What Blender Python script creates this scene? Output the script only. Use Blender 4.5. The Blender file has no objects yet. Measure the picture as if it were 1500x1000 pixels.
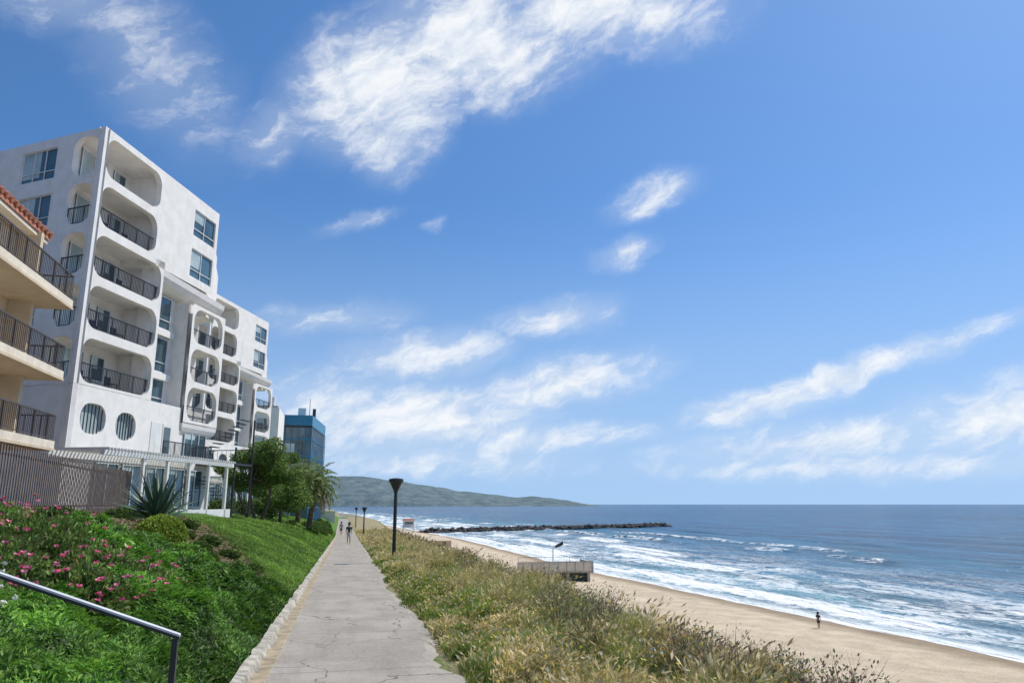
import bpy, bmesh, math, numpy as np
from mathutils import Vector, Matrix
rng=np.random.default_rng(7)
SC=bpy.context.scene
COL=SC.collection
# ------------------------------------------------------------------ utils
def link(o,parent=None):
    COL.objects.link(o)
    if parent: o.parent=parent
    return o
def empty(name,loc=(0,0,0)):
    e=bpy.data.objects.new(name,None); e.location=loc; e.empty_display_size=.3
    return link(e)
class NT:
    def __init__(s,nt): s.nt=nt; s.n=nt.nodes; s.l=nt.links
    def add(s,t,**k):
        nd=s.n.new(t)
        for a,b in k.items(): setattr(nd,a,b)
        return nd
    def inp(s,nd,i,v):
        if isinstance(v,bpy.types.NodeSocket): s.l.new(v,nd.inputs[i])
        else: nd.inputs[i].default_value=v
    def math(s,op,a,b=0.0,c=0.0,clamp=False):
        nd=s.add('ShaderNodeMath',operation=op,use_clamp=clamp)
        s.inp(nd,0,a); s.inp(nd,1,b)
        return nd.outputs[0]
    def mr(s,v,a,b,c=0.,d=1.,smooth=True):
        nd=s.add('ShaderNodeMapRange',interpolation_type='SMOOTHSTEP' if smooth else 'LINEAR')
        s.inp(nd,0,v); s.inp(nd,1,a); s.inp(nd,2,b); s.inp(nd,3,c); s.inp(nd,4,d)
        return nd.outputs[0]
    def mix(s,f,a,b,blend='MIX'):
        nd=s.add('ShaderNodeMix',data_type='RGBA',blend_type=blend)
        s.inp(nd,0,f); s.inp(nd,6,a); s.inp(nd,7,b)
        return nd.outputs[2]
    def noise(s,vec,scale,detail=4,rough=.55,dist=0.):
        nd=s.add('ShaderNodeTexNoise')
        if vec is not None: s.l.new(vec,nd.inputs['Vector'])
        nd.inputs['Scale'].default_value=scale; nd.inputs['Detail'].default_value=detail
        nd.inputs['Roughness'].default_value=rough; nd.inputs['Distortion'].default_value=dist
        return nd.outputs[0]
    def mapping(s,vec,loc=(0,0,0),rot=(0,0,0),sc=(1,1,1),t='POINT'):
        nd=s.add('ShaderNodeMapping',vector_type=t); s.l.new(vec,nd.inputs[0])
        nd.inputs[1].default_value=loc; nd.inputs[2].default_value=rot; nd.inputs[3].default_value=sc
        return nd.outputs[0]
    def pos(s): return s.add('ShaderNodeNewGeometry').outputs['Position']
    def attr(s,name): return s.add('ShaderNodeAttribute',attribute_name=name)
    def bump(s,h,strength,dist,normal=None):
        nd=s.add('ShaderNodeBump'); s.inp(nd,'Strength',strength); s.inp(nd,'Distance',dist); s.l.new(h,nd.inputs['Height'])
        return nd.outputs[0]
def c4(c): return (c[0],c[1],c[2],1.)
def newmat(name):
    m=bpy.data.materials.new(name); m.use_nodes=True
    t=NT(m.node_tree); b=m.node_tree.nodes['Principled BSDF']
    return m,t,b
def mat(name,col,rough=.7,metal=0.,var=.15,scale=1.5,bump=.0,bscale=30,dirt=None,spec=.5):
    m,t,b=newmat(name)
    p=t.pos()
    n=t.noise(p,scale,4,.6)
    f=t.mr(n,.3,.7)
    lo=tuple(x*(1-var) for x in col); hi=tuple(min(1,x*(1+var*.6)) for x in col)
    c=t.mix(f,c4(lo),c4(hi))
    if dirt:
        n2=t.noise(t.mapping(p,sc=(1.2,1.2,.25)),1.3,5,.7)
        c=t.mix(t.mr(n2,.52,.8,0,dirt[1]),c,c4(dirt[0]))
    t.l.new(c,b.inputs['Base Color'])
    b.inputs['Roughness'].default_value=rough; b.inputs['Metallic'].default_value=metal
    b.inputs['Specular IOR Level'].default_value=spec
    if bump: t.l.new(t.bump(t.noise(p,bscale,3),bump,.02),b.inputs['Normal'])
    return m
# ------------------------------------------------------------------ materials
M={}
M['stucco']=mat('white_stucco',(.79,.76,.715),.85,var=.07,bump=.25,bscale=25,dirt=((.5,.45,.40),.45))
M['tan']=mat('tan_stucco',(.58,.47,.34),.85,var=.1,bump=.3,bscale=25,dirt=((.4,.3,.2),.4))
M['cream']=mat('cream_slab',(.70,.62,.50),.8,var=.12,bump=.2,dirt=((.38,.30,.2),.6))
M['glass']=mat('window_glass',(.06,.12,.15),.06,var=.5,scale=.35,spec=.9)
M['curtain']=mat('window_blinds',(.42,.50,.50),.25,var=.25,scale=.6)
M['frame']=mat('window_frame',(.75,.76,.76),.4)
M['rail']=mat('dark_railing',(.035,.035,.04),.4,metal=.3)
M['brownrail']=mat('brown_railing',(.07,.055,.05),.5)
M['steel']=mat('dark_steel',(.03,.035,.035),.45,metal=.2)
M['tile']=mat('clay_tile',(.42,.17,.10),.8,var=.4,scale=6)
M['fence']=mat('fence_slats',(.20,.15,.12),.6,var=.25,scale=3)
M['concrete']=mat('concrete',(.42,.40,.36),.9,var=.25,bump=.4,dirt=((.2,.18,.15),.5))
M['rock']=mat('jetty_rock',(.06,.055,.053),.9,var=.6,scale=.7,bump=.6,bscale=3)
M['blue']=mat('teal_cladding',(.02,.19,.32),.4,var=.1)
M['red']=mat('red_roof',(.36,.12,.08),.7)
M['white']=mat('white_paint',(.74,.73,.70),.6,var=.08,dirt=((.4,.37,.33),.5))
M['palemetal']=mat('pale_metal',(.62,.63,.64),.45,metal=.1)
M['bark']=mat('bark',(.13,.10,.07),.95,var=.5,scale=8,bump=.8,bscale=20)
def folmat(name,rough=.55,trans=.3):
    m,t,b=newmat(name)
    a=t.attr('Col').outputs['Color']
    n=t.noise(t.pos(),2.2,2)
    c=t.mix(1.,a,t.mix(t.mr(n,.3,.7),(.7,.72,.66,1),(1.25,1.2,1.15,1)),'MULTIPLY')
    t.l.new(c,b.inputs['Base Color']); b.inputs['Roughness'].default_value=rough
    b.inputs['Specular IOR Level'].default_value=.3
    tr=t.add('ShaderNodeBsdfTranslucent'); t.l.new(c,tr.inputs[0])
    mx=t.add('ShaderNodeMixShader'); mx.inputs[0].default_value=trans
    t.l.new(b.outputs[0],mx.inputs[1]); t.l.new(tr.outputs[0],mx.inputs[2])
    t.l.new(mx.outputs[0],m.node_tree.nodes['Material Output'].inputs[0])
    return m
M['fol']=folmat('foliage')
# ------------------------------------------------------------------ numpy mesh
def npmesh(name,V,faces_list,cols=None,mats=(),fattr=None,smooth=False,parent=None):
    me=bpy.data.meshes.new(name)
    V=np.asarray(V,dtype=np.float32)
    me.vertices.add(len(V)); me.vertices.foreach_set('co',V.ravel())
    lv=np.concatenate([f.ravel() for f in faces_list]).astype(np.int32)
    lt=np.concatenate([np.full(len(f),f.shape[1]) for f in faces_list]).astype(np.int32)
    ls=np.concatenate([[0],np.cumsum(lt)[:-1]]).astype(np.int32)
    me.loops.add(len(lv)); me.loops.foreach_set('vertex_index',lv)
    me.polygons.add(len(lt)); me.polygons.foreach_set('loop_start',ls); me.polygons.foreach_set('loop_total',lt)
    me.polygons.foreach_set('use_smooth',np.full(len(lt),smooth))
    me.update(calc_edges=True)
    if cols is not None:
        a=me.color_attributes.new('Col','FLOAT_COLOR','POINT')
        c=np.ones((len(V),4),np.float32); c[:,:3]=cols; a.data.foreach_set('color',c.ravel())
    if fattr:
        for k,v in fattr.items():
            a=me.attributes.new(k,'FLOAT','POINT'); a.data.foreach_set('value',np.asarray(v,np.float32))
    for m in mats: me.materials.append(m)
    me.validate()
    o=bpy.data.objects.new(name,me)
    return link(o,parent)
def blades(P,H,W,lean,cols):
    N=len(P); a=rng.uniform(0,2*np.pi,N); s=np.stack([np.cos(a),np.sin(a),np.zeros(N)],1)
    W=np.asarray(W)[:,None]*np.ones((N,1)); H=np.asarray(H)[:,None]*np.ones((N,1))
    L=np.concatenate([lean,np.zeros((N,1))],1)
    up=np.array([[0,0,1.]])
    mid=P+up*H*.55+L*H*.3; tip=P+up*H*(1-.35*np.linalg.norm(L,axis=1,keepdims=True).clip(0,1.5))+L*H
    V=np.stack([P-s*W*.5,P+s*W*.5,mid-s*W*.42,mid+s*W*.42,tip],1).reshape(-1,3)
    b=np.arange(N)[:,None]*5
    q=b+np.array([[0,1,3,2]]); t=b+np.array([[2,3,4]])
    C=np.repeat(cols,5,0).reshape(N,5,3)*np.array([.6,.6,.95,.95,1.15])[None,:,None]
    return V,q,t,C.reshape(-1,3)
def leaves(P,D,size,cols,asp=.45):
    N=len(P); D=D/np.linalg.norm(D,axis=1,keepdims=True).clip(1e-6)
    R=rng.normal(size=(N,3)); S=np.cross(D,R); S/=np.linalg.norm(S,axis=1,keepdims=True).clip(1e-6)
    sz=np.asarray(size)[:,None]*np.ones((N,1))
    V=np.stack([P-D*sz*.5,P+S*sz*asp*.5,P+D*sz*.5,P-S*sz*asp*.5],1).reshape(-1,3)
    q=np.arange(N)[:,None]*4+np.array([[0,1,2,3]])
    return V,q,np.repeat(cols,4,0)
class Acc:
    def __init__(s): s.V=[];s.Q=[];s.T=[];s.C=[];s.n=0
    def add(s,V,q=None,t=None,C=None):
        if q is not None: s.Q.append(q+s.n)
        if t is not None: s.T.append(t+s.n)
        s.V.append(V); s.C.append(C); s.n+=len(V)
    def make(s,name,mats,parent=None):
        fl=[]
        if s.Q: fl.append(np.concatenate(s.Q))
        if s.T: fl.append(np.concatenate(s.T))
        return npmesh(name,np.concatenate(s.V),fl,np.concatenate(s.C),mats,parent=parent)
def vnoise(x,y,seed=0):
    r=np.random.default_rng(seed).random((256,256))
    xi=np.floor(x).astype(int); yi=np.floor(y).astype(int); fx=x-xi; fy=y-yi
    fx=fx*fx*(3-2*fx); fy=fy*fy*(3-2*fy)
    g=lambda a,b:r[a%256,b%256]
    return (g(xi,yi)*(1-fx)+g(xi+1,yi)*fx)*(1-fy)+(g(xi,yi+1)*(1-fx)+g(xi+1,yi+1)*fx)*fy
def fbm(x,y,seed=0,o=4):
    s=0;a=.5;t=0
    for i in range(o):
        s=s+a*vnoise(x*2**i+i*17.3,y*2**i+i*9.1,seed+i); t+=a; a*=.5
    return s/t
def palette(N,cs,w,jit=.2):
    cs=np.array(cs); i=rng.choice(len(cs),N,p=np.array(w)/np.sum(w))
    return cs[i]*rng.uniform(1-jit,1+jit,(N,1))
# ------------------------------------------------------------------ terrain functions
SEA=-14.0
def pz(y): return np.where(y<100,-1.7-.0245*y,-4.15-.004*(y-100))
def xl(y): return -.73+.0052*(np.clip(y,0,100)-9)
def xr(y): return np.interp(y,[0,25,100,300],[1.45,1.5,2.25,2.4])
def xs(y): return np.interp(y,[-40,60,159,305,436,600,1000,3000,7000],[66,61,52,49,38,24,-12,-260,-900])
def xe(y): return np.interp(y,[-20,6,12,18,30,55,100,250,436,600,1000,3000,7000],[4,4.3,4.6,4.9,5.5,6.6,8,12,8,-6,-45,-300,-950])
def lawn_near(x): return 18.8+np.clip(-x-1,0,20)*2.9
def hgt(x,y):
    x=np.asarray(x,float); y=np.asarray(y,float)
    base=pz(y)
    d=np.clip(xl(y)-.3-x,0,None)
    L=2.3*(1-np.exp(-(d/3.4)**1.3))*np.interp(y,[0,8,13,22],[.48,.52,.66,1.])+np.clip((y-42)/40,0,1)*.3*np.clip(d/8,0,1)
    L=L+.22*(fbm(x*.6,y*.6,3)-.5)*np.clip(d,0,1)
    z=base+L
    dr=x-xr(y)
    z=np.where(dr>0,base+.10*(fbm(x*.9,y*.9,5)-.35)*np.clip(dr*2,0,1)-.05*np.clip(dr-1,0,9),z)
    under=(dr<=.15)&(d<=0)
    z=np.where(under,base-.05,z)
    e=np.clip(x-xe(y),0,None)
    z=z-np.where(e>0,.72*e,0)+np.where(e>0,.6*(fbm(x*.25,y*.25,9)-.5)*np.clip(e/3,0,1),0)
    sd=xs(y)-x
    b=np.where(sd>0,SEA+np.clip(sd,0,48)*.065,SEA+np.clip(sd,-200,0)*.04)+.12*(fbm(x*.3,y*.1,11)-.5)
    return np.where(e>0,np.maximum(z,b),z)
def grid(xsn,ysn):
    X,Y=np.meshgrid(xsn,ysn); nx=len(xsn); ny=len(ysn)
    i=np.arange((nx-1)*(ny-1)); r=i//(nx-1); c=i%(nx-1); a=r*nx+c
    return X.ravel(),Y.ravel(),np.stack([a,a+1,a+nx+1,a+nx],1)
def prog(a,b,s0,g):
    o=[a];s=s0
    while o[-1]<b: o.append(o[-1]+s); s*=g
    return o
gx=np.array(sorted([-x for x in prog(12.2,7000,.5,1.2)])+list(np.arange(-12,12,.25))+list(np.arange(12,75,1.))+prog(75,500,2,1.3))
gy=np.array(sorted([-y for y in prog(.4,60,.5,1.3)])+list(np.arange(0,60,.35))+prog(60,7500,.5,1.035))
X,Y,F=grid(gx,gy); Z=hgt(X,Y)
lawn=np.array([.09,.19,.028]); mulch=np.array([.17,.12,.07]); sand=np.array([.59,.48,.35]); wet=np.array([.33,.255,.175]); dirt=np.array([.33,.28,.16]); scrub=np.array([.13,.14,.05])
C=np.tile(lawn,(len(X),1))
isl=X<xl(Y)
dm=isl&(Y<lawn_near(X)+1.5*(fbm(X,Y,13)-.5))
C[dm]=mulch
st=(X>xr(Y)); C[st]=dirt
e=X-xe(Y); C[e>-.3]=scrub
sd=xs(Y)-X
bz=(e>0)&(Z<SEA+np.clip(sd,0,48)*.065+.45); C[bz]=sand
wt=bz&(sd<6); C[wt]=sand+(wet-sand)*np.clip((6-sd[wt])/4,0,1)[:,None]
C[(Y>300)&(X<xe(Y))]=[.25,.24,.18]
gm,t,b=newmat('ground_soil_sand'); p=t.pos(); a=t.attr('Col').outputs['Color']
n1=t.noise(p,.35,6,.65); n2=t.noise(p,9,4,.7)
cc=t.mix(1.,a,t.mix(t.mr(n1,.3,.7),(.80,.80,.78,1),(1.12,1.12,1.1,1)),'MULTIPLY')
cc=t.mix(1.,cc,t.mix(t.mr(n2,.3,.7),(.7,.7,.7,1),(1.2,1.2,1.2,1)),'MULTIPLY')
t.l.new(cc,b.inputs['Base Color']); b.inputs['Roughness'].default_value=.95; b.inputs['Specular IOR Level'].default_value=.2
t.l.new(t.bump(t.noise(p,2.5,6,.75),.9,.2),b.inputs['Normal'])
npmesh('ground',np.stack([X,Y,Z],1),[F],C,[gm],smooth=True)
# ------------------------------------------------------------------ path
py_=np.array(list(np.arange(-2,60,.2))+prog(60,260,.6,1.03))
pu=np.linspace(0,1,13)
Yp=np.repeat(py_,13); U=np.tile(pu,len(py_))
jag=(fbm(py_*.8,py_*0+3.3,21,5)-.5)*.6+(fbm(py_*4,py_*0+1.3,23,3)-.5)*.28
XR=xr(py_)+.02+jag; XL=xl(py_)
Xp=np.repeat(XL,13)+U*np.repeat(XR-XL,13); Zp=pz(Yp)+.012-np.where(U>.99,.07,0)
i=np.arange((len(py_)-1)*12); a=(i//12)*13+i%12
pm,t,b=newmat('path_concrete'); p=t.pos()
n1=t.noise(p,.9,6,.65); n2=t.noise(p,22,3,.7); n3=t.noise(t.mapping(p,sc=(3,.35,1)),1.,5,.6)
c=t.mix(t.mr(n1,.3,.7),(.23,.20,.165,1),(.345,.31,.265,1))
c=t.mix(t.mr(n3,.45,.75,0,.55),c,(.17,.15,.125,1))
c=t.mix(t.mr(n2,.35,.7,0,.4),c,(.44,.40,.34,1))
sep=t.add('ShaderNodeSeparateXYZ'); t.l.new(p,sep.inputs[0])
vo=t.add('ShaderNodeTexVoronoi',feature='DISTANCE_TO_EDGE')
wv=t.add('ShaderNodeVectorMath',operation='ADD'); t.l.new(p,wv.inputs[0])
nn=t.add('ShaderNodeTexNoise'); t.l.new(p,nn.inputs['Vector']); nn.inputs['Scale'].default_value=1.6; nn.inputs['Detail'].default_value=6
t.l.new(nn.outputs[1],wv.inputs[1]); t.l.new(t.mapping(wv.outputs[0],sc=(1,.6,1)),vo.inputs['Vector']); vo.inputs['Scale'].default_value=.5
cr=t.mr(vo.outputs['Distance'],.003,.009,1,0)
crm=t.math('MULTIPLY',cr,t.mr(n1,.40,.55,0,.8))
c=t.mix(crm,c,(.07,.06,.045,1))
jo=t.math('PINGPONG',sep.outputs[1],1.6); jl=t.mr(jo,.0,.03,1,0)
c=t.mix(t.math('MULTIPLY',jl,.55),c,(.1,.085,.07,1))
t.l.new(c,b.inputs['Base Color']); b.inputs['Roughness'].default_value=.9
t.l.new(t.bump(n2,.35,.01),b.inputs['Normal'])
npmesh('path',np.stack([Xp,Yp,Zp],1),[np.stack([a,a+1,a+14,a+13],1)],None,[pm])
def sweep(name,prof,mat_,jit=.0,seed=0,ys=None):
    ys=py_ if ys is None else ys
    n=len(prof); V=[]
    for k,(dx,dz) in enumerate(prof):
        j=(fbm(ys*2.5,ys*0+k,seed,3)-.5)*jit
        j2=(fbm(ys*3.5,ys*0+k*3,seed+5,3)-.5)*jit
        V.append(np.stack([xl(ys)+dx+j,ys,pz(ys)+dz+j2],1))
    V=np.stack(V,1).reshape(-1,3); i=np.arange((len(ys)-1)*(n-1)); a=(i//(n-1))*n+i%(n-1)
    return npmesh(name,V,[np.stack([a,a+1,a+n+1,a+n],1)],None,[mat_])
M['kerb']=mat('kerb_concrete',(.38,.35,.29),.9,var=.45,scale=5,bump=.6,dirt=((.16,.13,.08),.85))
M['gut']=mat('gutter_tan',(.34,.275,.18),.9,var=.35,scale=5,dirt=((.12,.10,.07),.6))
sweep('kerb',[(-.34,-.05),(-.31,.11),(-.20,.10),(-.16,.015),(-.16,-.05)],M['kerb'],.06,31)
sweep('gutter',[(-.17,.018),(.0,.02),(.02,.0)],M['gut'],.02,41)
# ------------------------------------------------------------------ water
wx=np.array(list(np.arange(-8,80,.6))+prog(80,60000,.9,1.05))
wy=np.array(sorted([-y for y in prog(1,400,2,1.3)])+list(np.arange(0,260,1.0))+prog(260,60000,1.5,1.03))
S_,Y,F=grid(wx,wy)
X=xs(Y)+S_
def ridge(s,c,w,h):
    u=(s-c)/w; return h*np.exp(-np.where(u<0,(u*1.9)**2,u**2))
wob=lambda k,a:(fbm(Y*.012+k*7.7,S_*0+k,50+k,3)-.5)*a
am=lambda k,f=.02:np.clip((fbm(Y*f+k*3.1,S_*0+k,70+k,3)-.38)*4,0,1)
Z=np.full(len(X),SEA,float)
br=[(8,1.4,.2,9),(17,1.8,.3,14),(31,2.,.4,18),(40,2.4,.6,16),(58,2.8,.8,20),(76,3.2,.9,22),(98,4,.7,26),(130,5,.6,30)]
foamr=np.zeros(len(X))
for k,(c0,w,h,a) in enumerate(br):
    A=am(k,.02+.006*(k%3)); cpos=c0+wob(k,a)
    Z+=ridge(S_,cpos,w,h*A)
    trail=np.clip((A-.2)*2,0,1)
    if k<7:
        d=S_-cpos
        foamr+=trail*np.exp(-np.where(d>0,(d/(.6*w))**2,(d/(w*(4.2-.5*k)))**2))*(1.0 if k<5 else .5)
Z+=.10*(fbm(X*.08,Y*.08,91)-.5)*np.clip(S_/20,0,1)
Z+=.3*np.sin(S_*.16+3*fbm(Y*.01,X*.004,93))*np.clip((S_-60)/60,0,1)*np.exp(-S_/600)
wm,t,b=newmat('sea_water'); p=t.pos()
sdv=t.attr('sd').outputs['Fac']; fr=t.attr('foam').outputs['Fac']
deep=(.006,.055,.12,1); mid=(.018,.135,.19,1); shal=(.14,.31,.32,1)
big=t.noise(t.mapping(p,sc=(.02,.006,1)),1.,3,.6)
c=t.mix(t.mr(t.math('ADD',sdv,t.math('MULTIPLY',t.math('SUBTRACT',big,.5),70)),55,170),mid,deep)
c=t.mix(t.mr(sdv,8,75),shal,c)
far=t.noise(t.mapping(p,sc=(.006,.0012,1)),1.,4,.6)
c=t.mix(t.mr(far,.4,.6,0,.8),c,(.010,.085,.17,1))
rip=t.noise(t.mapping(p,sc=(.09,.018,1)),1.,7,.75)
c=t.mix(1.,c,t.mix(t.mr(rip,.38,.62),(.5,.55,.6,1),(1.55,1.5,1.45,1)),'MULTIPLY')
dn=t.add('ShaderNodeTexNoise'); t.l.new(p,dn.inputs['Vector']); dn.inputs['Scale'].default_value=.22; dn.inputs['Detail'].default_value=3
vv=t.add('ShaderNodeVectorMath',operation='MULTIPLY_ADD'); t.l.new(dn.outputs[1],vv.inputs[0]); vv.inputs[1].default_value=(5,5,0); t.l.new(p,vv.inputs[2])
n1=t.noise(t.mapping(vv.outputs[0],sc=(.9,.35,0)),.55,6,.7)
n2=t.noise(t.mapping(vv.outputs[0],sc=(.12,.04,0)),1.,4,.6)
lace=t.math('ABSOLUTE',t.math('SUBTRACT',n1,.5))
lz=t.mr(lace,.0,.055,1,0)
zone=t.math('MULTIPLY',t.mr(sdv,36,90,1,0),t.mr(n2,.32,.55))
lf=t.math('MULTIPLY',lz,zone)
sw=t.mr(t.math('ADD',sdv,t.math('MULTIPLY',n1,4)),2.5,8,1,0)
heavy=t.mr(t.math('ADD',fr,t.math('MULTIPLY',t.math('SUBTRACT',n1,.5),2.2)),.26,.68)
soft=t.math('MULTIPLY',t.math('MULTIPLY',t.mr(sdv,24,72,1,0),t.mr(n2,.42,.58)),t.mr(n1,.40,.58))
cap=t.mr(t.noise(t.mapping(p,sc=(.35,.07,0)),1.,5,.75),.66,.72,0,.6)
foam=t.math('MAXIMUM',t.math('MAXIMUM',t.math('MULTIPLY',lf,.8),sw),t.math('MAXIMUM',heavy,t.math('MAXIMUM',t.math('MULTIPLY',soft,.85),cap)))
c=t.mix(foam,c,(.82,.84,.84,1))
t.l.new(c,b.inputs['Base Color'])
t.l.new(t.mr(foam,0,1,.22,.9),b.inputs['Roughness']); b.inputs['IOR'].default_value=1.33; b.inputs['Specular IOR Level'].default_value=.25
h=t.math('ADD',t.noise(t.mapping(p,sc=(1,.45,1)),.7,5,.65),t.math('MULTIPLY',t.noise(t.mapping(p,sc=(.14,.05,1)),1.,3,.6),2.5))
t.l.new(t.bump(h,1.,1.3),b.inputs['Normal'])
npmesh('water',np.stack([X,Y,Z],1),[F],None,[wm],{'sd':S_,'foam':foamr},smooth=True)
# ------------------------------------------------------------------ hill headland
rx=np.array([-2500,-1500,-317,94,209,306,520,738,904,1071,1350,1640,1756,1800])
rzv=np.array([150,210,212,214,210,198,160,138,100,78,62,46,10,-16])
hx=np.linspace(-2500,1800,260); hy=np.linspace(-900,1200,50)
X,V_,F=grid(hx,hy)
R=np.interp(X,rx,rzv)+(fbm(X*.006,X*0,61,5)-.5)*26*np.clip((1750-X)/300,0,1)
prof=np.where(V_<0,np.clip(1+V_/850,0,1)**.7,np.clip(1-V_/1250,0,1))
Z=-18+(R+18)*prof+(fbm(X*.004,V_*.004,63,5)-.5)*70*(prof*(1-prof))*2
hm,t,b=newmat('hill_haze_green'); p=t.pos()
n=t.noise(p,.012,6,.7); n2=t.noise(p,.06,3,.8)
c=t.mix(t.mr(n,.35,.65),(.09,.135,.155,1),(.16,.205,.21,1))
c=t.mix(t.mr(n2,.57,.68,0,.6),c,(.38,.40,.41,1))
t.l.new(c,b.inputs['Base Color']); b.inputs['Roughness'].default_value=1; b.inputs['Specular IOR Level'].default_value=0
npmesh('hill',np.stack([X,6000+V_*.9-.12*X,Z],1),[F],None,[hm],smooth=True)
# ------------------------------------------------------------------ mesh builder
class MB:
    def __init__(s,mats): s.v=[];s.f=[];s.mi=[];s.mats=mats;s.T=(0,0,1,0)
    def w(s,x,y,z):
        ox,oy,dx,dy=s.T; return (ox+dx*x-dy*y,oy+dy*x+dx*y,z)
    def face(s,pts,m=0):
        n=len(s.v); s.v+= [s.w(*q) for q in pts]; s.f.append(tuple(range(n,n+len(pts)))); s.mi.append(m)
    def hexa(s,P,m=0):
        n=len(s.v); s.v+=[s.w(*q) for q in P]
        for a in((3,2,1,0),(4,5,6,7),(0,1,5,4),(1,2,6,5),(2,3,7,6),(3,0,4,7)):
            s.f.append(tuple(n+i for i in a)); s.mi.append(m)
    def box(s,x0,x1,y0,y1,z0,z1,m=0):
        s.hexa([(x0,y0,z0),(x1,y0,z0),(x1,y1,z0),(x0,y1,z0),(x0,y0,z1),(x1,y0,z1),(x1,y1,z1),(x0,y1,z1)],m)
    def prism(s,poly,z0,z1,m=0):
        n=len(s.v);k=len(poly)
        s.v+=[s.w(x,y,z0) for x,y in poly]+[s.w(x,y,z1) for x,y in poly]
        s.f.append(tuple(range(n+k-1,n-1,-1)));s.mi.append(m)
        s.f.append(tuple(range(n+k,n+2*k)));s.mi.append(m)
        for i in range(k):
            j=(i+1)%k; s.f.append((n+i,n+j,n+k+j,n+k+i));s.mi.append(m)
    def cell(s,u0,u1,z0,z1,hole,r=.5,th=.3,m=0,y=0.,seg=6):
        h0,h1,g0,g1=hole; r=min(r,(h1-h0)/2-.01,(g1-g0)/2-.01)
        inn=[];out=[]
        for (cx,cz,ox,oz,a0) in((h1-r,g1-r,u1,z1,0),(h0+r,g1-r,u0,z1,90),(h0+r,g0+r,u0,z0,180),(h1-r,g0+r,u1,z0,270)):
            for k in range(seg+1):
                a=math.radians(a0+90*k/seg); ca,sa=math.cos(a),math.sin(a); q=max(abs(ca),abs(sa))
                inn.append((cx+r*ca,cz+r*sa)); out.append((cx+abs(ox-cx)*ca/q,cz+abs(oz-cz)*sa/q))
        n=len(s.v);k=len(inn)
        for L,yy in((out,y),(inn,y),(inn,y+th),(out,y+th)):
            s.v+=[s.w(a,yy,c) for a,c in L]
        for i in range(k):
            j=(i+1)%k
            for A_,B_ in((0,1),(1,2),(2,3)):
                s.f.append((n+A_*k+i,n+A_*k+j,n+B_*k+j,n+B_*k+i)); s.mi.append(m)
    def tube(s,a,b_,r0,r1,m=0,n=8):
        a=Vector(s.w(*a));b_=Vector(s.w(*b_));d=(b_-a).normalized(); q=d.orthogonal().normalized(); r=d.cross(q)
        k=len(s.v)
        for c,rr in((a,r0),(b_,r1)):
            for i in range(n):
                t_=2*math.pi*i/n; s.v.append(tuple(c+(q*math.cos(t_)+r*math.sin(t_))*rr))
        for i in range(n):
            j=(i+1)%n; s.f.append((k+i,k+j,k+n+j,k+n+i));s.mi.append(m)
        s.f.append(tuple(k+i for i in range(n)));s.mi.append(m); s.f.append(tuple(k+n+i for i in range(n)));s.mi.append(m)
    def rail(s,x0,x1,y,z0,h=1.,m=0,gap=.13,axis='x',bw=.009):
        def bx(a,b_,z_0,z_1,w=.025):
            if axis=='x': s.box(a,b_,y-w,y+w,z_0,z_1,m)
            else: s.box(y-w,y+w,a,b_,z_0,z_1,m)
        bx(x0,x1,z0+h-.05,z0+h,.03); bx(x0,x1,z0+.08,z0+.11)
        n=max(1,int((x1-x0)/gap))
        for i in range(n+1):
            xx=x0+(x1-x0-.02)*i/n
            w=.025 if i%9==0 else bw
            bx(xx-w+.01,xx+w+.01,z0+.01 if i%9==0 else z0+.11,z0+h-.05,w)
    def make(s,name,parent=None,loc=None,recalc=True,smooth=False):
        me=bpy.data.meshes.new(name); me.from_pydata(s.v,[],s.f)
        for m in s.mats: me.materials.append(m)
        me.polygons.foreach_set('material_index',s.mi)
        if recalc:
            bm=bmesh.new(); bm.from_mesh(me); bmesh.ops.recalc_face_normals(bm,faces=bm.faces); bm.to_mesh(me); bm.free()
        if smooth: me.polygons.foreach_set('use_smooth',[True]*len(me.polygons))
        me.update()
        o=bpy.data.objects.new(name,me)
        if loc: o.location=loc
        return link(o,parent)
def window(g,u0,u1,z0,z1,y,nv=2,nh=1,blind=.4):
    g.box(u0,u1,y,y+.03,z0,z1,0)
    hb=z1-(z1-z0)*blind
    g.box(u0+.02,u0+(u1-u0)*.5,y-.012,y-.004,hb,z1,1)
    w=.045
    g.box(u0,u1,y-.07,y-.014,z0,z0+w*1.4,2); g.box(u0,u1,y-.07,y-.014,z1-w,z1,2)
    for i in range(nv+1):
        x=u0+(u1-u0-w)*i/nv; g.box(x,x+w,y-.068,y-.016,z0+w*1.4,z1-w,2)
    for i in range(1,nh+1):
        zz=z0+(z1-z0)*.28*i; g.box(u0+w,u1-w,y-.064,y-.018,zz,zz+w,2)
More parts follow.
